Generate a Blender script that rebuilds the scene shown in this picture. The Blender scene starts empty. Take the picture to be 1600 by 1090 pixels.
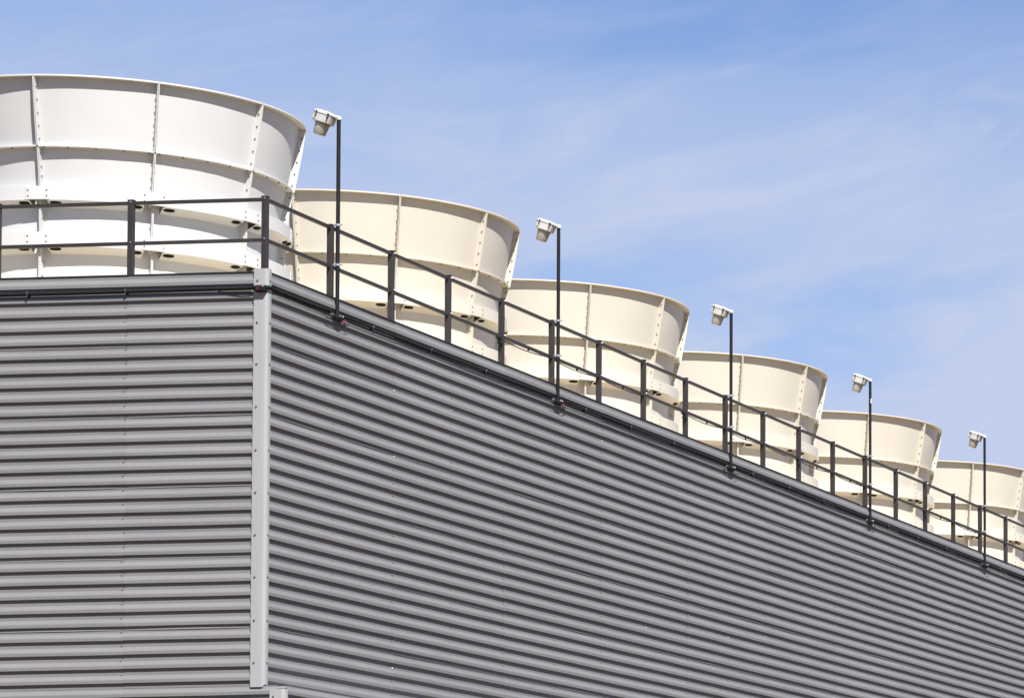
import bpy, bmesh, math, random
from mathutils import Vector, Matrix, noise
random.seed(7)
PI = math.pi; R = math.radians
scene = bpy.context.scene
col = scene.collection

# ------------------------------------------------------------------ camera
HW = 11.45                      # height of the wall top above the ground; corner post stands at x=0, y=0
cam_d = bpy.data.cameras.new("camera"); cam = bpy.data.objects.new("camera", cam_d); col.objects.link(cam)
F, PX, PY = 6015.82, 3073.67, 1230.70
rx, ry, rz = R(3.441), R(0.989), R(2.833)
M3 = Matrix.Rotation(rz, 3, 'Z') @ Matrix.Rotation(rx, 3, 'X') @ Matrix.Rotation(ry, 3, 'Y')
cx_, cy_, cz_ = M3.col[0], M3.col[1], M3.col[2]
m = Matrix((cx_, cz_, -cy_)).transposed().to_4x4()
m.translation = Vector((23.6548, -46.8461, HW - 9.7486))
cam.matrix_world = m
cam_d.sensor_width = 36.0; cam_d.sensor_fit = 'HORIZONTAL'
cam_d.lens = F * 36.0 / 1600.0
cam_d.shift_x = (800 - PX) / 1600.0
cam_d.shift_y = (PY - 545) / 1600.0
cam_d.clip_start = 0.5; cam_d.clip_end = 20000
scene.camera = cam

# ------------------------------------------------------------------ light and sky
SUN_AZ, SUN_EL = 39.0, 50.0
scene.view_settings.view_transform = 'Standard'
scene.view_settings.look = 'None'
scene.view_settings.gamma = 1.0
scene.view_settings.exposure = 1.0
scene.view_settings.use_curve_mapping = False
world = bpy.data.worlds.new("World"); scene.world = world; world.use_nodes = True
wn, wl = world.node_tree.nodes, world.node_tree.links
wn.clear()
out = wn.new('ShaderNodeOutputWorld'); bg = wn.new('ShaderNodeBackground')
bg.inputs['Strength'].default_value = 0.0515
sky = wn.new('ShaderNodeTexSky'); sky.sky_type = 'NISHITA'; sky.sun_disc = False
sky.sun_elevation = R(SUN_EL); sky.sun_rotation = R(180 - SUN_AZ)
sky.altitude = 800; sky.air_density = 1.0; sky.dust_density = 0.0; sky.ozone_density = 4.0
tc = wn.new('ShaderNodeTexCoord')
VX, VZ = 0.2, 4.6
def sky_noise(rot, scale, loc, detail, rough, dist):
    a = wn.new('ShaderNodeMapping'); a.inputs['Rotation'].default_value = (0, R(rot), 0)
    b = wn.new('ShaderNodeMapping'); b.inputs['Scale'].default_value = scale; b.inputs['Location'].default_value = loc
    n = wn.new('ShaderNodeTexNoise'); n.inputs['Scale'].default_value = 1.0; n.inputs['Detail'].default_value = detail
    n.inputs['Roughness'].default_value = rough; n.inputs['Distortion'].default_value = dist
    wl.new(tc.outputs['Generated'], a.inputs['Vector']); wl.new(a.outputs['Vector'], b.inputs['Vector']); wl.new(b.outputs['Vector'], n.inputs['Vector'])
    return n
def m_range(src, a, b, lo, hi):
    r = wn.new('ShaderNodeMapRange'); r.interpolation_type = 'SMOOTHSTEP'
    r.inputs[1].default_value = a; r.inputs[2].default_value = b; r.inputs[3].default_value = lo; r.inputs[4].default_value = hi
    wl.new(src, r.inputs[0]); return r.outputs[0]
def m_math(op, a, b):
    n = wn.new('ShaderNodeMath'); n.operation = op; n.use_clamp = True
    for i_, v in enumerate((a, b)):
        if isinstance(v, (int, float)): n.inputs[i_].default_value = v
        else: wl.new(v, n.inputs[i_])
    return n.outputs[0]
veil = m_range(sky_noise(14, (5.0, 5.0, 14.0), (VX, 0.4, VZ), 6, 0.52, 0.5).outputs['Fac'], 0.32, 0.54, 0.25, 1.0)
wisp = m_range(sky_noise(16, (16.0, 16.0, 60.0), (2.1, 3.3, 0.9), 8, 0.62, 1.2).outputs['Fac'], 0.40, 0.76, 0.0, 0.26)
sep = wn.new('ShaderNodeSeparateXYZ'); wl.new(tc.outputs['Generated'], sep.inputs[0])
low = m_range(sep.outputs['Z'], 0.17, 0.275, 1.0, 0.20)          # thin cloud thickens towards the horizon
veil = m_math('MULTIPLY', veil, low)
cloud = m_math('ADD', veil, m_math('MULTIPLY', wisp, m_math('ADD', veil, 0.35)))
tint = wn.new('ShaderNodeMix'); tint.data_type = 'RGBA'; tint.blend_type = 'MULTIPLY'; tint.inputs[0].default_value = 1.0
tint.inputs[7].default_value = (0.97, 1.07, 1.27, 1)
mix = wn.new('ShaderNodeMix'); mix.data_type = 'RGBA'
mix.inputs[7].default_value = (5.3, 6.05, 8.15, 1)
wl.new(sky.outputs['Color'], tint.inputs[6])
wl.new(tint.outputs[2], mix.inputs[6]); wl.new(cloud, mix.inputs[0])
wl.new(mix.outputs[2], bg.inputs['Color']); wl.new(bg.outputs['Background'], out.inputs['Surface'])

sd = bpy.data.lights.new("sun", 'SUN'); sd.energy = 5.0; sd.angle = R(0.5); sd.color = (1.0, 0.97, 0.925)
sun = bpy.data.objects.new("sun", sd); col.objects.link(sun)
sun.rotation_euler = (R(90 - SUN_EL), 0, R(SUN_AZ)); sun.location = (20, -30, 60)

# ------------------------------------------------------------------ materials
def mat(name, base, rough=0.5, spec=0.5, metal=0.0, var=0.06, scale=3.0, streak=None, bump=0.0, bscale=40.0, trans=0.0):
    mt = bpy.data.materials.new(name); mt.use_nodes = True
    nt = mt.node_tree; b = nt.nodes['Principled BSDF']
    b.inputs['Roughness'].default_value = rough; b.inputs['Metallic'].default_value = metal
    b.inputs['Specular IOR Level'].default_value = spec
    if trans: b.inputs['Transmission Weight'].default_value = trans
    t = nt.nodes.new('ShaderNodeTexCoord'); oi = nt.nodes.new('ShaderNodeObjectInfo')
    ad = nt.nodes.new('ShaderNodeVectorMath'); ad.operation = 'ADD'
    sc = nt.nodes.new('ShaderNodeVectorMath'); sc.operation = 'SCALE'; sc.inputs['Scale'].default_value = 37.0
    cmb = nt.nodes.new('ShaderNodeCombineXYZ')
    for i in range(3): nt.links.new(oi.outputs['Random'], cmb.inputs[i])
    nt.links.new(cmb.outputs[0], sc.inputs[0])
    nt.links.new(t.outputs['Object'], ad.inputs[0]); nt.links.new(sc.outputs[0], ad.inputs[1])
    mpp = nt.nodes.new('ShaderNodeMapping'); mpp.inputs['Scale'].default_value = streak or (1, 1, 1)
    nt.links.new(ad.outputs[0], mpp.inputs[0])
    nz = nt.nodes.new('ShaderNodeTexNoise'); nz.inputs['Scale'].default_value = scale; nz.inputs['Detail'].default_value = 6; nz.inputs['Roughness'].default_value = 0.65
    nt.links.new(mpp.outputs[0], nz.inputs['Vector'])
    rp = nt.nodes.new('ShaderNodeMapRange'); rp.inputs[1].default_value = 0.25; rp.inputs[2].default_value = 0.75
    rp.inputs[3].default_value = 1 - var; rp.inputs[4].default_value = 1 + var
    nt.links.new(nz.outputs['Fac'], rp.inputs[0])
    rr = nt.nodes.new('ShaderNodeMapRange'); rr.inputs[3].default_value = 1 - var * 0.7; rr.inputs[4].default_value = 1 + var * 0.7
    nt.links.new(oi.outputs['Random'], rr.inputs[0])
    ml = nt.nodes.new('ShaderNodeMath'); ml.operation = 'MULTIPLY'
    nt.links.new(rp.outputs[0], ml.inputs[0]); nt.links.new(rr.outputs[0], ml.inputs[1])
    vm = nt.nodes.new('ShaderNodeVectorMath'); vm.operation = 'SCALE'; vm.inputs[0].default_value = base
    nt.links.new(ml.outputs[0], vm.inputs['Scale']); nt.links.new(vm.outputs[0], b.inputs['Base Color'])
    r2 = nt.nodes.new('ShaderNodeMapRange'); r2.inputs[3].default_value = max(0.05, rough - 0.08); r2.inputs[4].default_value = min(1, rough + 0.1)
    nt.links.new(nz.outputs['Fac'], r2.inputs[0]); nt.links.new(r2.outputs[0], b.inputs['Roughness'])
    if bump:
        bn = nt.nodes.new('ShaderNodeTexNoise'); bn.inputs['Scale'].default_value = bscale; bn.inputs['Detail'].default_value = 4
        nt.links.new(ad.outputs[0], bn.inputs['Vector'])
        bp = nt.nodes.new('ShaderNodeBump'); bp.inputs['Strength'].default_value = bump; bp.inputs['Distance'].default_value = 0.01
        nt.links.new(bn.outputs['Fac'], bp.inputs['Height']); nt.links.new(bp.outputs[0], b.inputs['Normal'])
    return mt

M_CLAD  = mat("grey_cladding_paint", (0.164, 0.1625, 0.163), 0.55, 0.15, var=0.06, scale=2.2, streak=(0.35, 0.35, 2.5), bump=0.05, bscale=14)
M_TRIM  = mat("pale_grey_trim", (0.285, 0.286, 0.286), 0.5, 0.4, var=0.05, scale=2.0, streak=(4, 4, 0.6))
M_EDGE  = mat("black_edge_strip", (0.02, 0.02, 0.024), 0.6, 0.3)
M_RAIL  = mat("charcoal_railing_paint", (0.028, 0.0245, 0.024), 0.5, 0.3, var=0.14, scale=6)
M_BLACK = mat("black_conduit_coating", (0.008, 0.008, 0.009), 0.6, 0.2, var=0.1)
M_STEEL = mat("galvanised_steel", (0.55, 0.57, 0.6), 0.35, 0.5, metal=0.8, var=0.12, scale=20)
M_BOLT  = mat("dull_bolt_steel", (0.12, 0.105, 0.09), 0.55, 0.4, metal=0.3, var=0.2, scale=30)
M_WHITE = mat("white_fibreglass", (0.485, 0.485, 0.475), 0.42, 0.4, var=0.025, scale=1.6, streak=(1, 1, 0.35), bump=0.03, bscale=3)
M_CREAM = mat("cream_fibreglass", (0.485, 0.45, 0.385), 0.42, 0.4, var=0.03, scale=1.6, streak=(1, 1, 0.35), bump=0.03, bscale=3)
M_SLOT_SHADE  = mat("painted_slot_shade", (0.012, 0.011, 0.011), 0.9, 0.1)  # near-black colour stands in for the shade inside the drain slots
M_LAMP  = mat("white_lamp_enamel", (0.50, 0.50, 0.485), 0.35, 0.5, var=0.05, scale=12)
M_LAMPD = mat("grey_lamp_gasket", (0.06, 0.06, 0.062), 0.6, 0.3)
M_GLASS = mat("frosted_lamp_glass", (0.5, 0.46, 0.37), 0.3, 0.5, var=0.16, scale=22, trans=0.45)
M_LABEL = mat("beige_label_print", (0.42, 0.37, 0.31), 0.6, 0.3)
M_RED   = mat("red_plastic_tag", (0.24, 0.02, 0.012), 0.5, 0.4)
M_DRED  = mat("dark_red_plastic", (0.055, 0.007, 0.008), 0.5, 0.4)
M_RUST  = mat("rusty_pipe_steel", (0.27, 0.10, 0.03), 0.8, 0.2, var=0.3, scale=14)
M_SOIL  = mat("tan_dirt_ground", (0.10, 0.06, 0.028), 0.95, 0.1, var=0.2, scale=0.4, bump=0.3, bscale=6)
M_DECK  = mat("grey_deck_boards", (0.74, 0.63, 0.44), 0.8, 0.2, var=0.1)

# ------------------------------------------------------------------ helpers
class MB:
    """collects primitives in one bmesh; build() links them as one mesh object"""
    def __init__(s): s.bm = bmesh.new()
    def face(s, vs):
        try: return s.bm.faces.new(vs)
        except ValueError: return None
    def box(s, lo, hi, mtx=None, bev=0.0):
        x0, y0, z0 = lo; x1, y1, z1 = hi
        c = [(x0,y0,z0),(x1,y0,z0),(x1,y1,z0),(x0,y1,z0),(x0,y0,z1),(x1,y0,z1),(x1,y1,z1),(x0,y1,z1)]
        v = [s.bm.verts.new(mtx @ Vector(p) if mtx else p) for p in c]
        fs = [s.face([v[i] for i in f]) for f in ((0,3,2,1),(4,5,6,7),(0,1,5,4),(1,2,6,5),(2,3,7,6),(3,0,4,7))]
        if bev:
            es = list({e for f in fs for e in f.edges})
            bmesh.ops.bevel(s.bm, geom=es, offset=bev, segments=2, affect='EDGES', profile=0.5)
        return s
    def tube(s, pts, r, n=10, cap=True, r2=None):
        pts = [Vector(p) for p in pts]; rings = []
        up = None
        for i, p in enumerate(pts):
            t = (pts[min(i+1, len(pts)-1)] - pts[max(i-1, 0)]).normalized()
            if up is None:
                up = Vector((0,0,1)) if abs(t.z) < 0.9 else Vector((1,0,0))
            a = t.cross(up).normalized(); b = a.cross(t).normalized(); up = b
            rad = r if r2 is None else r + (r2 - r) * i / (len(pts) - 1)
            rings.append([s.bm.verts.new(p + rad * (math.cos(2*PI*k/n) * a + math.sin(2*PI*k/n) * b)) for k in range(n)])
        for A, B in zip(rings, rings[1:]):
            for k in range(n): s.face((A[k], A[(k+1) % n], B[(k+1) % n], B[k]))
        if cap: s.face(rings[0][::-1]); s.face(rings[-1])
        return s
    def lathe(s, prof, n=24, mtx=None, cap=True):
        rings = []
        for (r, z) in prof:
            rings.append([s.bm.verts.new((mtx or Matrix()) @ Vector((r*math.cos(2*PI*k/n), r*math.sin(2*PI*k/n), z))) for k in range(n)])
        for A, B in zip(rings, rings[1:]):
            for k in range(n): s.face((A[k], A[(k+1) % n], B[(k+1) % n], B[k]))
        if cap: s.face(rings[0][::-1]); s.face(rings[-1])
        return s
    def bolt(s, p, nrm, r=0.011, h=0.009):
        nrm = Vector(nrm).normalized(); q = nrm.to_track_quat('Z', 'Y').to_matrix().to_4x4(); q.translation = Vector(p)
        return s.lathe([(r, -0.002), (r, h*0.7), (r*0.75, h)], n=6, mtx=q)
    def grid(s, fn, nu, nv, closed=False):
        g = [[s.bm.verts.new(fn(i/nu, j/nv)) for j in range(nv+1)] for i in range(nu+1)]
        for i in range(nu):
            for j in range(nv): s.face((g[i][j], g[i+1][j], g[i+1][j+1], g[i][j+1]))
        return g
    def mesh(s, name, material, smooth=None):
        bmesh.ops.recalc_face_normals(s.bm, faces=s.bm.faces)
        me = bpy.data.meshes.new(name); s.bm.to_mesh(me); s.bm.free()
        me.materials.append(material)
        if smooth is not None:
            for p in me.polygons: p.use_smooth = True
            me.set_sharp_from_angle(angle=R(smooth))
        return me
    def build(s, name, material, parent=None, smooth=None, loc=(0,0,0), rotz=0.0):
        return link(name, s.mesh(name, material, smooth), parent, loc, rotz)

def link(name, me, parent=None, loc=(0,0,0), rotz=0.0):
    o = bpy.data.objects.new(name, me); col.objects.link(o)
    o.location = loc; o.rotation_euler = (0, 0, rotz)
    if parent: o.parent = parent
    return o
def tag(o, label=None, cat=None, group=None, kind=None):
    if label: o['label'] = label
    if cat: o['category'] = cat
    if group: o['group'] = group
    if kind: o['kind'] = kind
    return o
def empty(name, loc, label, cat, group=None):
    o = bpy.data.objects.new(name, None); o.empty_display_size = 0.3; col.objects.link(o); o.location = loc
    return tag(o, label, cat, group)
def copy_tree(o, parent=None):
    c = o.copy(); col.objects.link(c)
    if parent: c.parent = parent
    for ch in list(o.children): copy_tree(ch, c)
    return c

S = 1.73            # post spacing; a fan cell is four posts
NR = 24             # posts along the right wall
# ------------------------------------------------------------------ ground
g = MB()
g.grid(lambda u, v: (-3000 + 6000*u, -3000 + 6000*v, 0), 4, 4)
tag(g.build('ground', M_SOIL), kind='structure')

# ------------------------------------------------------------------ tower: corrugated walls
tower = empty('cooling_tower', (0, 0, 0), 'long cooling tower building clad in grey corrugated sheets', 'building')
P = 0.1785; DEP = 0.0285
# one corrugation, going down from the lower edge of a ridge: (fraction of period, depth out from the valley)
PROF = [(0.0, 1.0), (0.045, 0.0), (0.44, 0.0), (0.735, 1.0)]
Z0 = -0.864 * P                         # lower edge of the first ridge, measured from the wall top
def profile(zt, zb):
    """points (z, depth) of the corrugation between zt (top) and zb"""
    pts = []
    n = -2
    while True:
        for f, d in PROF:
            pts.append((Z0 - (n + f) * P, d))
        n += 1
        if Z0 - n * P < zb - P: break
    def at(z):
        for (za, da), (zc, dc) in zip(pts, pts[1:]):
            if za >= z >= zc: return da + (dc - da) * (za - z) / (za - zc)
        return 0.0
    r = [(zt, at(zt))] + [p for p in pts if zt - 1e-4 > p[0] > zb + 1e-4] + [(zb, at(zb))]
    # soften each fold
    s = []
    for i, p in enumerate(r):
        if i in (0, len(r)-1): s.append(p); continue
        a, c = r[i-1], r[i+1]
        for q in (a, c):
            L = math.hypot(q[0]-p[0], (q[1]-p[1])*DEP); k = min(0.3, 0.005 / max(L, 1e-6))
            s.append((p[0] + (q[0]-p[0])*k, p[1] + (q[1]-p[1])*k))
    return s
def sheet(a, b, zt, zb, face, off, seed, lip, amp):
    """one sheet; along-wall a..b; face 'front' (outward -y) or 'right' (outward +x)"""
    mb = MB(); prof = profile(zt, zb)
    nu = max(4, int(round((b - a) / 0.145))); rows = []
    bow = [random.uniform(0.25, 1.0) * amp for _ in range(6)]
    for i in range(nu + 1):
        u = a + (b - a) * i / nu
        k = int((u + 100*S) / S) % 6
        span = abs(math.sin(PI * u / S)) ** 0.8 * bow[k]
        rv = []
        for z, d in prof:
            w = noise.noise(Vector((u*0.55, z*0.8, seed*3.1)))
            w2 = noise.noise(Vector((u*1.3, z*2.5, seed*1.7 + 9)))
            o = off + d * DEP + 0.0025 * w + 0.003 * (1 - (u-a)/(b-a))
            zz = z + 0.0022 * w2 + 0.003 * noise.noise(Vector((u*0.35, seed, 4.0)))
            if lip:
                e = (zb + 0.24*P - z) / (0.24*P)
                if e > 0: o += e * (0.004 + 0.014 * span)
            rv.append(mb.bm.verts.new((u, -o, HW + zz) if face == 'front' else (o, u, HW + zz)))
        rows.append(rv)
    for A, B in zip(rows, rows[1:]):
        for j in range(len(prof)-1): mb.face((A[j], A[j+1], B[j+1], B[j]))
    # cut ends get a small return so the sheet shows its thickness
    for rv, s_ in ((rows[0], 1), (rows[-1], -1)):
        q = [mb.bm.verts.new(v.co + (Vector((0, 0.004, 0)) if face == 'front' else Vector((-0.004, 0, 0)))) for v in rv]
        for j in range(len(prof)-1): mb.face((rv[j], q[j], q[j+1], rv[j+1]))
    q = [mb.bm.verts.new(r_[-1].co + (Vector((0, 0.006, 0)) if face == 'front' else Vector((-0.006, 0, 0)))) for r_ in rows]
    for i in range(nu): mb.face((rows[i][-1], q[i], q[i+1], rows[i+1][-1]))
    return mb.build('cladding_sheet', M_CLAD, tower)
OFF = 0.052
LAP = [0.0] + [Z0 - (4 + 5*k) * P - 0.25*P for k in range(5)]       # sheet bottoms
UP_BOT = -5.215
LAP.append(UP_BOT)
sd_ = 0
screws = {'front': MB(), 'right': MB()}; shiny = MB()
def screw_col(face, u, zt, zb, off, step=1):
    n = -1
    while True:
        n += 1
        z = Z0 - (n + 0.375) * P
        if n == 0 and zt > -0.01: pass
        if z < zb: break
        if z > zt or random.random() < 0.15: continue
        du, dz = random.uniform(-0.012, 0.012), random.uniform(-0.006, 0.006)
        o = off + 0.004
        p = (u + du, -o, HW + z + dz) if face == 'front' else (o, u + du, HW + z + dz)
        (shiny if random.random() < 0.025 else screws[face]).bolt(p, (0, -1, 0) if face == 'front' else (1, 0, 0), 0.008, 0.009)
FR_COLS = [(-1.73, -0.03), (-5.19, -1.73), (-8.65, -5.19)]
RT_COLS = [(2*S*k, 2*S*(k+1)) for k in range(NR//2)]
RT_COLS[0] = (0.0, 2*S)
for ci, (a, b) in enumerate(FR_COLS):
    for k in range(6):
        sd_ += 1
        sheet(a, b + (0.035 if ci else 0), LAP[k] if k == 0 else LAP[k] + 0.02, LAP[k+1], 'front', OFF, sd_, k < 5, 0.45)
for ci, (a, b) in enumerate(RT_COLS):
    for k in range(6):
        sd_ += 1
        sheet(a, b + (0.035 if ci < len(RT_COLS)-1 else 0), LAP[k] if k == 0 else LAP[k] + 0.02, LAP[k+1], 'right', OFF, sd_, k < 5, 0.35)
for i in range(1, 5): screw_col('front', -S*i - (0.03 if i % 2 else 0), 0, UP_BOT, OFF)
for i in range(1, NR): screw_col('right', S*i + (-0.02 if i % 2 == 0 else 0), 0, UP_BOT, OFF)
for f in screws: tag(screws[f].build('sheet_screws', M_BOLT, tower), kind='stuff')
tag(shiny.build('bright_screws', M_STEEL, tower), kind='stuff')
# lower wall, standing further out on the right side
OUT = 0.27
LOWTOP = UP_BOT - 0.002
lw = [LOWTOP] + [Z0 - (33 + 5*k) * P - 0.25*P for k in range(6)] + [-HW + 0.25]
for ci, (a, b) in enumerate([(-1.73, OUT - 0.03), (-5.19, -1.73), (-8.65, -5.19)]):
    for k in range(len(lw)-1):
        sd_ += 1; sheet(a, b + (0.035 if ci else 0), lw[k] + (0.02 if k else 0), lw[k+1], 'front', OFF + 0.004, sd_, True, 0.6)
for ci, (a, b) in enumerate(RT_COLS):
    for k in range(len(lw)-1):
        sd_ += 1; sheet(a, b + (0.035 if ci < len(RT_COLS)-1 else 0), lw[k] + (0.02 if k else 0), lw[k+1], 'right', OFF + OUT, sd_, True, 1.0)
# top edge strips, ledge, corner trims, deck, back
e = MB(); e.box((-8.65, -OFF - 0.012, HW - 0.004), (-0.1, -OFF + 0.03, HW + 0.009)); e.build('edge_strip', M_EDGE, tower)
e = MB(); e.box((OFF - 0.03, 0.03, HW - 0.004), (OFF + 0.012, NR*S, HW + 0.009)); e.build('edge_strip', M_EDGE, tower)
e = MB(); e.box((OFF + 0.005, 0.02, HW + LOWTOP - 0.03), (OFF + OUT - 0.004, NR*S, HW + LOWTOP - 0.004)); e.build('ledge_flashing', M_TRIM, tower)
e = MB(); e.box((-7.0, 0.0, HW - 0.2), (OFF - 0.035, NR*S - 0.02, HW - 0.03)); e.build('fan_deck', M_DECK, tower)
e = MB(); e.box((-8.6, NR*S - 0.1, 0), (OFF - 0.02, NR*S, HW - 0.01)); e.box((-8.64, 0.0, 0), (-8.5, NR*S - 0.11, HW - 0.01)); e.build('rear_wall', M_CLAD, tower)
e = MB(); e.box((-8.6, -0.03, 0), (0.0, -0.002, HW - 0.21)); e.box((0.0, -0.03, 0), (0.03, NR*S, HW - 0.21)); e.build('inner_lining', M_BLACK, tower)

def trim(xc, yc, z_top, z_bot_front, z_bot_side, fl, sl, notch=None):
    """rounded corner flashing; xc, yc is the outer corner"""
    plan = []
    r = 0.045
    plan.append((xc - fl, yc + 0.018)); plan.append((xc - fl, yc))
    plan.append((xc - fl*0.45, yc - 0.002))
    for k in range(7):
        t = PI/2 * k / 6
        plan.append((xc - r + r*math.sin(t), yc + r - r*math.cos(t)))
    plan.append((xc + 0.002, yc + sl*0.5)); plan.append((xc, yc + sl)); plan.append((xc - 0.018, yc + sl))
    mb = MB(); nz = 24; rings = []
    N = len(plan)
    for i in range(nz + 1):
        rv = []
        for j, (x, y) in enumerate(plan):
            zb = z_bot_front if j < N//2 else z_bot_side
            z = z_top + (zb - z_top) * i / nz
            w = 0.0018 * noise.noise(Vector((j*0.4, z*1.1, 5)))
            rv.append((x + w, y - w, HW + z))
        rings.append(rv)
    vo = [[mb.bm.verts.new(p) for p in rv] for rv in rings]
    cxy = Vector((xc - 0.05, yc + 0.05, 0))
    vi = [[mb.bm.verts.new(Vector(p) + (Vector((cxy.x - p[0], cxy.y - p[1], 0)).normalized() * 0.003)) for p in rv] for rv in rings]
    for V in (vo, vi):
        for A, B in zip(V, V[1:]):
            for j in range(N-1): mb.face((A[j], A[j+1], B[j+1], B[j]))
    for i_ in (0, nz):
        for j in range(N-1): mb.face((vo[i_][j], vo[i_][j+1], vi[i_][j+1], vi[i_][j]))
    return mb.build('corner_trim', M_TRIM, tower, smooth=35)
TX, TY = OFF + DEP + 0.006, -(OFF + DEP + 0.006)
trim(TX, TY, 0.036, -5.235, -5.205, 0.182, 0.09)
trim(TX + OUT - 0.01, TY - 0.004, -5.262, -9.5, -9.5, 0.19, 0.095)
tb = MB()
for k in range(10):
    z = HW - 0.105 - k * 0.536 + random.uniform(-0.006, 0.006)
    if k == 0: z = HW - 0.115
    tb.bolt((TX - 0.135, TY - 0.001, z), (0, -1, 0), 0.013, 0.012)
    tb.bolt((TX + 0.001, TY + 0.05, z), (1, 0, 0), 0.013, 0.012)
tb.bolt((TX + OUT - 0.15, TY - 0.006, HW - 5.36), (0, -1, 0), 0.013, 0.012)
tag(tb.build('trim_bolts', M_BOLT, tower), kind='stuff')

# ------------------------------------------------------------------ guard railings
HP, ZT, ZM = 0.972, 0.928, 0.414
def post_mesh():
    mb = MB()
    w, d = 0.037, 0.029
    # shallow channel on the face: two lips and a web
    mb.box((-w, -d, -0.16), (w, d, HP - 0.012), bev=0.004)
    mb.box((-w - 0.004, -d - 0.004, HP - 0.016), (w + 0.004, d + 0.004, HP), bev=0.003)
    mb.box((-0.006, -d - 0.003, 0.0), (0.006, -d + 0.002, HP - 0.02))
    return mb.mesh('post', M_RAIL)
POST = post_mesh()
def rail_mesh(L, axis, gap):
    mb = MB(); h = 0.022
    if axis == 'x': mb.box((gap, -h, -h), (L - gap, h, h), bev=0.004)
    else: mb.box((-h, gap, -h), (h, L - gap, h), bev=0.004)
    return mb.mesh('rail', M_RAIL)
def railing(face, n, label):
    root = empty('guard_railing', (0, 0, HW), label, 'railing', 'guard railings along the tower roof edge')
    bolts = MB()
    if face == 'front':
        rm = rail_mesh(S, 'x', 0.038)
        for i in range(0, n): link('post', POST, root, (-S*i, 0, 0))
        for i in range(1, n):
            for z in (ZT, ZM): link('rail', rm, root, (-S*i, 0, z))
        for i in range(0, n):
            for z in (ZT + 0.012, ZM + 0.012): bolts.bolt((-S*i + 0.008, -0.031, z), (0, -1, 0), 0.010, 0.014)
    else:
        rm = rail_mesh(S, 'y', 0.030)
        for i in range(1, n): link('post', POST, root, (0, S*i, 0))
        for i in range(0, n-1):
            for z in (ZT, ZM): link('rail', rm, root, (0, S*i, z))
        for i in range(1, n):
            for z in (ZT + 0.005, ZM + 0.02): bolts.bolt((0.038, S*i + 0.008, z), (1, 0, 0), 0.010, 0.016)
    tag(bolts.build('railing_bolts', M_STEEL, root), kind='stuff')
    return root
railing('front', 6, 'charcoal two-rail guard railing above the front wall, before the white fan stack')
railing('right', NR + 1, 'long charcoal guard railing receding along the right wall past the cream fan stacks')

# ------------------------------------------------------------------ fan stacks
UC, VC = -3.811, 3.365
PH = 5.3; NP = 10; DL = 36.0
FL = 0.080; RIB = 0.098
ZR, ZMID = 2.88, 1.98
def rshell(z):
    pts = [(-0.3, 2.075), (0.0, 2.055), (0.5, 2.043), (1.0, 2.048), (1.5, 2.078), (1.98, 2.156), (2.45, 2.238), (2.9, 2.315)]
    for (a, ra), (b, rb) in zip(pts, pts[1:]):
        if a <= z <= b:
            i = pts.index((a, ra))
            p0 = pts[max(i-1, 0)]; p3 = pts[min(i+2, len(pts)-1)]
            t = (z-a)/(b-a)
            m1 = (rb - p0[1])/(b - p0[0])*(b-a); m2 = (p3[1]-ra)/(p3[0]-a)*(b-a)
            return (2*t**3-3*t**2+1)*ra + (t**3-2*t**2+t)*m1 + (-2*t**3+3*t**2)*rb + (t**3-t**2)*m2
    return pts[0][1] if z < pts[0][0] else pts[-1][1]
def pol(r, a, z): return (r*math.sin(a), -r*math.cos(a), z)
def panel_mesh(z0, z1, top_t, seed, bottom_flange=True):
    """a curved shell panel from angle 0 to DL with flanges on its edges"""
    mb = MB(); D = R(DL); na, nz = 20, 12
    gap = 0.0012
    a0, a1 = gap, D - gap
    def bulge(u, v): return 0.004 * noise.noise(Vector((u*2.2, v*2.2, seed)))
    mb.grid(lambda u, v: pol(rshell(z0+(z1-z0)*v) + bulge(u, v), a0+(a1-a0)*u, z0+(z1-z0)*v), na, nz)
    mb.grid(lambda u, v: pol(rshell(z0+(z1-z0)*v) - 0.009 + bulge(u, v), a0+(a1-a0)*u, z0+(z1-z0)*v), na, nz)
    # side flanges: radial plates
    for aa, sg in ((a0, 1), (a1, -1)):
        th = 0.009
        rows = []
        for k in range(nz+1):
            z = z0 + (z1-z0)*k/nz; r = rshell(z)
            da = th / r * sg
            ins = min(1.0, min(k, nz-k)/1.0)
            rr = r + FL + (RIB - FL)*min(1.0, 2.2*(z1 - z)/(z1 - z0) + 0.15)
            rows.append([mb.bm.verts.new(pol(*q)) for q in ((r-0.004, aa, z), (rr, aa, z), (rr, aa+da, z), (r-0.004, aa+da, z))])
        for A, B in zip(rows, rows[1:]):
            for j in range(4): mb.face((A[j], A[(j+1) % 4], B[(j+1) % 4], B[j]))
        mb.face(rows[0]); mb.face(rows[-1][::-1])
    # top / bottom flanges with a little bowing between the bolts
    def flange(za, zb, r_in, r_out, wav):
        n = 40; rows = []
        for i in range(n+1):
            u = i/n; a = a0+(a1-a0)*u
            w = wav * (abs(math.sin(4*PI*u)) - 0.3) * (0.5 + 0.8*noise.noise(Vector((u*3, seed, za))))
            rows.append([mb.bm.verts.new(pol(*q)) for q in ((r_in, a, za), (r_out, a, za + w), (r_out, a, zb + w), (r_in, a, zb))])
        for A, B in zip(rows, rows[1:]):
            for j in range(4): mb.face((A[j], A[(j+1) % 4], B[(j+1) % 4], B[j]))
        mb.face(rows[0]); mb.face(rows[-1][::-1])
    flange(z1 - top_t, z1 + 0.0015, rshell(z1)-0.003, rshell(z1)+FL+0.002, 0.004 if top_t < 0.013 else 0.0)
    if bottom_flange: flange(z0 - 0.0015, z0 + 0.009, rshell(z0)-0.003, rshell(z0)+FL+0.002, 0.007)
    return mb
RING_Z = [(1.275, 1.455), (0.675, 0.855)]
RWEB = 2.222; SOF = 0.075
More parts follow.
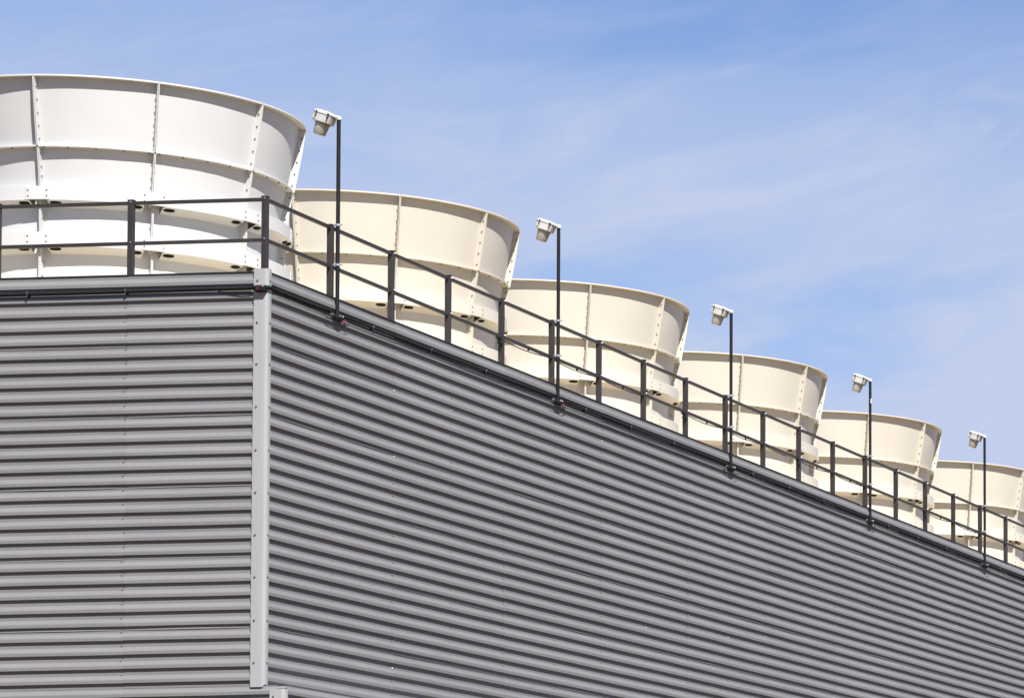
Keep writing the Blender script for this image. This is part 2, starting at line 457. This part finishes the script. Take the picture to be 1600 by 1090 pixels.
def ring_mesh(za, zb):
    """stiffening channel between two ribs: outer web, top and bottom flange"""
    mb = MB(); D = R(DL); n = 16
    def strip(r0, z0, r1, z1, a0, a1, t):
        rows = []
        for i in range(n+1):
            a = a0+(a1-a0)*i/n
            if t == 'web': q = ((r0, a, z0), (r0, a, z1), (r0-0.01, a, z1), (r0-0.01, a, z0))
            elif t == 'sof': q = ((r0, a, z0), (r1, a, z1), (r1-0.004, a, z1+0.008), (r0, a, z0+0.009))
            else: q = ((r0, a, z0), (r1, a, z0), (r1, a, z0+0.009), (r0, a, z0+0.009))
            rows.append([mb.bm.verts.new(pol(*x)) for x in q])
        for A, B in zip(rows, rows[1:]):
            for j in range(4): mb.face((A[j], A[(j+1) % 4], B[(j+1) % 4], B[j]))
        mb.face(rows[0]); mb.face(rows[-1][::-1])
    g_ = 0.001
    strip(RWEB, za, 0, zb, g_, D-g_, 'web')
    e_ = 0.115/RWEB
    strip(rshell(za-SOF)-0.004, za-SOF, RWEB-0.004, za+0.002, e_, D-e_, 'sof')
    e2 = 0.02/RWEB
    strip(rshell(zb)+0.001, zb-0.012, RWEB-0.011, 0, e2, D-e2, 'fl')
    return mb
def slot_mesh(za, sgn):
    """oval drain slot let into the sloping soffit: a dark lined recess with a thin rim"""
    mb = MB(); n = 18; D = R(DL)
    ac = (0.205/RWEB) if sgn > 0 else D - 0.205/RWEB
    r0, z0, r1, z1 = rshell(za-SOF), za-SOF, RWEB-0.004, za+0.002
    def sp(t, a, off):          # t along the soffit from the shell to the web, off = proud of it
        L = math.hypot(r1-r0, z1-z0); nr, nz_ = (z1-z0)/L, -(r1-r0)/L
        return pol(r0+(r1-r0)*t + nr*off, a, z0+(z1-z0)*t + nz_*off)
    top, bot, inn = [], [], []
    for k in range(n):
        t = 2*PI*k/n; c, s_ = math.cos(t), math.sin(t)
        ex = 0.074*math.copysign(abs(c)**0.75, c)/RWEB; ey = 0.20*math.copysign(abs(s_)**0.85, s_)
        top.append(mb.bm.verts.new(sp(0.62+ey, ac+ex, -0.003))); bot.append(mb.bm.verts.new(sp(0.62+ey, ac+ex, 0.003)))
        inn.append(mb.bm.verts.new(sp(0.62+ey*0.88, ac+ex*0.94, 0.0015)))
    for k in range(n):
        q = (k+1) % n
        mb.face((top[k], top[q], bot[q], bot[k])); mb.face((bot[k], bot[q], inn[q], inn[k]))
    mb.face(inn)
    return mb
def splice_mesh(za, zb):
    mb = MB(); n = 8; w = 0.15/RWEB
    r0, r1 = RWEB + 0.0005, RWEB + 0.010
    rows = []
    for i in range(n+1):
        a = -w + 2*w*i/n
        rows.append([mb.bm.verts.new(pol(*x)) for x in ((r0, a, za+0.006), (r1, a, za+0.006), (r1, a, zb-0.008), (r0, a, zb-0.008))])
    for A, B in zip(rows, rows[1:]):
        for j in range(4): mb.face((A[j], A[(j+1) % 4], B[(j+1) % 4], B[j]))
    mb.face(rows[0]); mb.face(rows[-1][::-1])
    return mb
def stack_bolts():
    mb = MB(); D = R(DL)
    for j in range(NP):
        a = j*D
        tang = Vector((math.cos(a), math.sin(a), 0))
        for zl in ([ZMID + 0.09 + 0.165*k for k in range(5)], [1.90, 1.72, 1.60, 1.06, 0.5, 0.3, 0.12]):
            for z in zl:
                r = rshell(z) + RIB*0.52
                for sg in (1, -1):
                    aa = a + sg*0.0115/r
                    mb.bolt(pol(r, aa, z), tang*sg, 0.012, 0.012)
        # through the circumferential joint, heads seen from below
        for k in range(5):
            u = [0.045, 0.26, 0.5, 0.74, 0.955][k]
            r = rshell(ZMID) + FL*0.55
            mb.bolt(pol(r, a + D*u, ZMID - 0.011), (0, 0, -1), 0.013, 0.014)
        for za, zb in RING_Z:
            for sx in (-0.118, 0.118):
                for sz in (0.05, 0.125):
                    aa = a + sx/RWEB
                    mb.bolt(pol(RWEB + 0.009, aa, za + sz), (math.sin(aa), -math.cos(aa), 0), 0.011, 0.008)
    return mb
STACK_MESH = {}
def stack_meshes(mt):
    if mt.name in STACK_MESH: return STACK_MESH[mt.name]
    d = {}
    d['upper'] = [panel_mesh(ZMID + 0.0015, ZR, 0.02, 3 + k).mesh('shell_panel', mt, 30) for k in range(3)]
    d['lower'] = [panel_mesh(-0.12, ZMID - 0.0015, 0.009, 8 + k, False).mesh('shell_panel', mt, 30) for k in range(3)]
    d['ring'] = [ring_mesh(*q).mesh('stiffener_ring_segment', mt, 30) for q in RING_Z]
    d['splice'] = [splice_mesh(*q).mesh('splice_plate', mt, 30) for q in RING_Z]
    d['slot'] = [[slot_mesh(q[0], s_).mesh('drain_slot_shade', M_SLOT_SHADE) for s_ in (1, -1)] for q in RING_Z]
    d['bolts'] = stack_bolts().mesh('stack_bolts', M_BOLT)
    STACK_MESH[mt.name] = d
    return d
STACK_LABELS = [
    'bright white fan stack at the front corner, cut off by the left edge',
    'cream fan stack right behind the white one, second in the row',
    'cream fan stack with the second lamp pole standing in front, third in the row',
    'cream fan stack with the third lamp pole standing in front, fourth in the row',
    'cream fan stack with the fourth lamp pole standing in front, fifth in the row',
    'farthest cream fan stack, cut off by the right edge, behind the last lamp']
def stack_parts(root, mt):
    d = stack_meshes(mt)
    for j in range(NP):
        a = j*R(DL)
        link('shell_panel', d['upper'][(j*2) % 3], root, (0,0,0), a)
        link('shell_panel', d['lower'][(j*2+1) % 3], root, (0,0,0), a)
        for k in range(2):
            seg = link('stiffener_ring_segment', d['ring'][k], root, (0,0,0), a)
            for q in range(2): link('drain_slot_shade', d['slot'][k][q], seg, (0,0,0), 0)
            link('splice_plate', d['splice'][k], root, (0,0,0), a)
    tag(link('stack_bolts', d['bolts'], root), kind='stuff')
base_stack = {}
for i in range(6):
    loc = (UC, VC + 4*S*i, HW)
    if i < 2:
        root = empty('fan_stack', loc, STACK_LABELS[i], 'fan stack', 'fan stacks in a row on the tower roof')
        root.rotation_euler = (0, 0, R(PH - 0.0))
        stack_parts(root, M_WHITE if i == 0 else M_CREAM)
        base_stack[i] = root
    else:
        c = copy_tree(base_stack[1]); c.location = loc; c['label'] = STACK_LABELS[i]
        c.rotation_euler = (0, 0, R(PH) + R(random.uniform(-0.4, 0.4)))

# ------------------------------------------------------------------ lamps on poles
PXO = 0.098; ZPB, ZPT = -0.235, 2.365
def lamp(i, label):
    root = empty('pole_lamp', (PXO, S*i, HW), label, 'lamp', 'lamps on poles along the right wall')
    mb = MB(); mb.tube([(0,0,ZPB), (0,0,0.3), (0,0,ZPT)], 0.025, 12); mb.tube([(0,0,ZPB), (0,0,ZPB+0.05)], 0.031, 12)
    mb.tube([(0,0,0.36), (0,0,0.40)], 0.03, 12)
    pole = mb.build('pole', M_BLACK, root, smooth=40)
    for z in (ZT + 0.03, ZM + 0.02):
        mb = MB()
        mb.tube([(0,0,z-0.014), (0,0,z+0.014)], 0.033, 12)
        mb.box((-0.098, -0.012, z-0.009), (-0.02, 0.004, z+0.009))
        mb.box((0.02, -0.008, z-0.008), (0.058, 0.008, z+0.008))
        mb.build('pole_clamp', M_STEEL, root, smooth=40)
    # fitting at the foot of the pole where it meets the conduit
    mb = MB(); mb.box((-0.045, -0.07, ZPB-0.06), (0.035, 0.07, ZPB+0.005), bev=0.012)
    mb.tube([(0,-0.12,ZPB-0.028), (0,0.12,ZPB-0.028)], 0.026, 10)
    mb.bolt((0.034, -0.045, ZPB-0.028), (1,0,0), 0.012, 0.01); mb.bolt((0.034, 0.045, ZPB-0.028), (1,0,0), 0.012, 0.01)
    fit = mb.build('conduit_box', M_BLACK, root, smooth=40)
    mb = MB(); mb.bolt((0.02, 0.1, ZPB), (1,0,0.3), 0.014, 0.02); mb.bolt((0.035, -0.0, ZPB-0.005), (1,0,0.4), 0.012, 0.016)
    mb.build('box_screw', M_STEEL, fit)
    mb = MB()
    mb.tube([(0.0,-0.30,-0.31), (0.01,-0.15,-0.315), (0.02,-0.05,-0.30), (0.02,0.03,-0.33), (0.02,0.16,-0.345), (0.015,0.3,-0.30)], 0.006, 6)
    mb.build('loose_wire', M_BLACK, root, smooth=50)
    # luminaire, tilted about the wall direction
    T = Matrix.Translation((-0.025, 0, ZPT + 0.01)) @ Matrix.Rotation(R(19), 4, 'Y')
    cx = -0.155
    def rr(a, b, k, n=20):       # rounded-square outline radius
        out_ = []
        for q in range(n):
            t = 2*PI*q/n; c, s_ = math.cos(t), math.sin(t)
            out_.append((a*math.copysign(abs(c)**k, c), b*math.copysign(abs(s_)**k, s_)))
        return out_
    def loft(mb, secs, k=0.62, n=24):
        rings = [[mb.bm.verts.new(T @ Vector((cx + x, y, z))) for x, y in rr(a, a, k, n)] for a, z in secs]
        for A, B in zip(rings, rings[1:]):
            for q in range(n): mb.face((A[q], A[(q+1) % n], B[(q+1) % n], B[q]))
        mb.face(rings[0][::-1]); mb.face(rings[-1])
        return mb
    hd = MB(); loft(hd, [(0.132, -0.016), (0.137, 0.0), (0.133, 0.012), (0.112, 0.028), (0.07, 0.037), (0.02, 0.039)])
    hd.box((cx+0.08, -0.05, -0.012), (cx+0.185, 0.05, 0.024), T, 0.012)
    hd.lathe([(0.036, ZPT-0.02), (0.037, ZPT+0.012), (0.030, ZPT+0.026), (0.012, ZPT+0.030)], 14)
    hood = hd.build('lamp_hood', M_LAMP, root, smooth=38)
    gk = MB(); loft(gk, [(0.126, -0.0245), (0.126, -0.0165)]); gk.build('gasket', M_LAMPD, root)
    bd = MB(); loft(bd, [(0.095, -0.126), (0.113, -0.125), (0.119, -0.118), (0.120, -0.108), (0.126, -0.05), (0.129, -0.025)])
    body = bd.build('lamp_body', M_LAMP, root, smooth=38)
    for sx, sy in ((-0.062, -0.12), (0.095, -0.118)):
        lt = MB(); lt.box((cx+sx-0.007, sy-0.020, -0.062), (cx+sx+0.007, sy+0.012, 0.012), T, 0.003)
        lt.box((cx+sx-0.010, sy-0.026, -0.004), (cx+sx+0.010, sy+0.012, 0.008), T, 0.002); lt.build('latch', M_LAMPD, root)
    lb = MB(); lb.box((cx-0.098, -0.126, -0.098), (cx-0.066, -0.110, -0.042), T); lb.build('label_plate', M_LABEL, body)
    co = MB(); loft(co, [(0.094, -0.138), (0.096, -0.1265)], 0.9); co.build('globe_collar', M_LAMPD, root)
    gl = MB(); loft(gl, [(0.0, -0.285), (0.055, -0.285), (0.070, -0.281), (0.077, -0.269), (0.087, -0.165), (0.089, -0.1385)], 0.95)
    gl.build('glass_globe', M_GLASS, root, smooth=45)
    return root
LAMP_LABELS = ['white lamp on a black pole between the white fan stack and the second stack',
    'white lamp on a black pole, second from the corner, standing before the third fan stack',
    'white lamp on a black pole, middle one of the five, before the fourth fan stack',
    'fourth lamp from the corner, with a white patch high on its black pole',
    'smallest white lamp on a black pole, farthest along the wall at the right edge']
L0 = lamp(1, LAMP_LABELS[0])
def red_tag(root):
    tg = MB(); tg.box((0.0, 0.17, -0.278), (0.02, 0.24, -0.256), bev=0.004); tg.build('red_tag', M_RED, root)
for k in range(1, 5):
    c = copy_tree(L0); c.location = (PXO, S*(1 + 4*k), HW); c['label'] = LAMP_LABELS[k]
    c.rotation_euler = (0, 0, R([0, 3, -2, 4, -4][k]))
    if k == 1: red_tag(c)
    if k == 3:
        mb = MB(); mb.box((0.012, -0.03, 1.93), (0.034, 0.02, 2.02), bev=0.004); mb.build('patch', M_LAMP, c)

red_tag(L0)
# ------------------------------------------------------------------ conduits
def conduit(name_label, pts, r, straps, cable=None, face='right'):
    p0 = Vector(pts[0])
    root = empty('electrical_conduit', p0, name_label, 'conduit', 'black conduits along the top of the walls')
    mb = MB(); mb.tube([Vector(p) - p0 for p in pts], r, 10); mb.build('pipe', M_BLACK, root, smooth=50)
    for s_ in straps:
        mb = MB(); s0 = Vector(s_) - p0
        if face == 'right':
            mb.box(s0 + Vector((-0.03, -0.010, -0.026)), s0 + Vector((r + 0.003, 0.010, 0.024)), bev=0.005)
        else:
            mb.box(s0 + Vector((-0.012, -r - 0.004, -0.03)), s0 + Vector((0.012, 0.05, 0.028)), bev=0.006)
        mb.build('strap', M_EDGE, root)
        mb = MB(); mb.bolt(s0 + (Vector((r + 0.004, 0.0, 0.02)) if face == 'right' else Vector((0, -r - 0.004, 0.018))), (1,0,0) if face == 'right' else (0,-1,0), 0.006, 0.006)
        mb.build('strap_screw', M_STEEL, root)
    if cable:
        mb = MB(); mb.tube([Vector(p) - p0 for p in cable], 0.0065, 6); mb.build('cable', M_BLACK, root, smooth=50)
    return root
ZC = HW - 0.215
yf = -(OFF + DEP + 0.022)
conduit('black conduit running along the top of the front wall to the corner',
        [(-8.6, yf, ZC), (-4, yf, ZC + 0.003), (-2.5, yf, ZC - 0.002), (-1.0, yf, ZC + 0.002), (-0.12, yf, ZC + 0.002)], 0.027,
        [(-S, yf, ZC), (-3.0, yf, ZC), (-5, yf, ZC)],
        [(-0.55, yf+0.01, ZC-0.03), (-0.4, yf, ZC-0.045), (-0.25, yf-0.004, ZC-0.058), (-0.12, yf, ZC-0.06)], 'front')
xr = OFF + DEP - 0.002
def sagline(y0, y1, z0, z1, sag, n=14, x=xr):
    return [(x, y0 + (y1-y0)*k/n, z0 + (z1-z0)*k/n - sag*4*(k/n)*(1-k/n) + random.uniform(-0.003, 0.003)) for k in range(n+1)]
CL = ['black conduit from the corner trim to the foot of the first lamp pole',
      'black conduit along the right wall between the first and second lamp poles',
      'black conduit along the right wall between the second and third lamp poles',
      'black conduit along the right wall between the third and fourth lamp poles',
      'black conduit along the right wall between the fourth and fifth lamp poles',
      'black conduit running on past the fifth lamp pole to the right edge']
ends = [0.13] + [S*(1 + 4*k) for k in range(5)] + [NR*S - 0.1]
for k in range(6):
    a, b = ends[k] + (0.12 if k else 0), ends[k+1] - 0.12
    st = []
    if k: st = [(xr, a + 0.9 + 1.73*q, ZC + 0.0) for q in range(int((b - a) / 1.73))]
    conduit(CL[k], sagline(a, b, ZC + (0.012 if k else 0.012), ZC + 0.012, 0.006), 0.018, st,
            sagline(a, b, HW - 0.262 if k else HW - 0.255, HW - 0.27, 0.012 if k else 0.0, x=xr + 0.012))
# elbow fitting on the corner
el = empty('conduit_elbow', (TX - 0.08, TY - 0.02, ZC), 'black conduit elbow with a red patch bent around the corner trim', 'elbow')
mb = MB(); mb.tube([(-0.14, 0.0, 0.0), (-0.05, -0.02, 0.008), (0.05, -0.018, 0.010), (0.098, 0.02, 0.010), (0.088, 0.10, 0.011), (0.072, 0.24, 0.012)], 0.022, 10)
mb.box((-0.06, -0.05, -0.052), (0.075, 0.03, 0.03), bev=0.014)
mb.build('elbow_body', M_BLACK, el, smooth=40)
mb = MB(); mb.box((-0.045, -0.056, -0.035), (0.0, -0.048, 0.012), bev=0.003); mb.build('red_cover', M_DRED, el)
mb = MB(); mb.bolt((0.05, -0.05, 0.012), (0,-1,0.2), 0.012, 0.01); mb.build('cover_screw', M_STEEL, el)

# ------------------------------------------------------------------ cables clipped under the middle rail
def hung_cable(i0, i1, label):
    root = empty('hanging_cable', (0.0, S*i0, HW + ZM), label, 'cable', 'black cables hung under the middle rail')
    n = 26; L = S*(i1 - i0)
    mb = MB(); pts = []
    for k in range(n+1):
        t = k/n
        pts.append((0.022, -0.25 + (L+0.3)*t, -0.025 - 0.05*abs(math.sin(PI*t*(i1-i0))) * (1-0.5*t) - (0.03 if k == 0 else 0)))
    mb.tube(pts, 0.0075, 6); mb.build('cable', M_BLACK, root, smooth=50)
    mb = MB(); mb.tube([(0.022, -0.20, -0.02), (0.024, -0.17, -0.06), (0.024, -0.12, -0.105)], 0.012, 8)
    mb.tube([(0.024, -0.14, -0.11), (0.024, -0.05, -0.115)], 0.026, 8, r2=0.022)
    mb.build('cable_clip', M_BLACK, root, smooth=50)
    for q in range(int(i1 - i0)):
        mb = MB(); mb.box((0.012, S*(q+0.5)-0.015, -0.055), (0.032, S*(q+0.5)+0.015, -0.012), bev=0.004); mb.build('tie', M_BLACK, root)
    return root
hung_cable(4, 7, 'black cable hanging under the middle rail between the second fan stack and the third')
hung_cable(8, 10.6, 'black cable sagging under the middle rail past the third lamp pole')
hung_cable(11, 13, 'black cable under the middle rail where the fourth fan stack ends')
hung_cable(15, 17, 'black cable under the middle rail just before the last lamp pole')

# ------------------------------------------------------------------ rusty pipe at the foot of the frame
pp = empty('rusty_pipe', (1.2, 10.0, 0.0), 'rust orange pipe top showing at the bottom edge before the right wall', 'pipe')
mb = MB(); mb.tube([(0,0,0), (0,0,3.0), (0,0,6.0)], 0.042, 14); mb.build('pipe', M_RUST, pp, smooth=40)
mb = MB(); mb.lathe([(0.052, 5.96), (0.052, 6.02), (0.04, 6.035), (0.01, 6.04)], 14); mb.build('cap', M_RUST, pp, smooth=40)
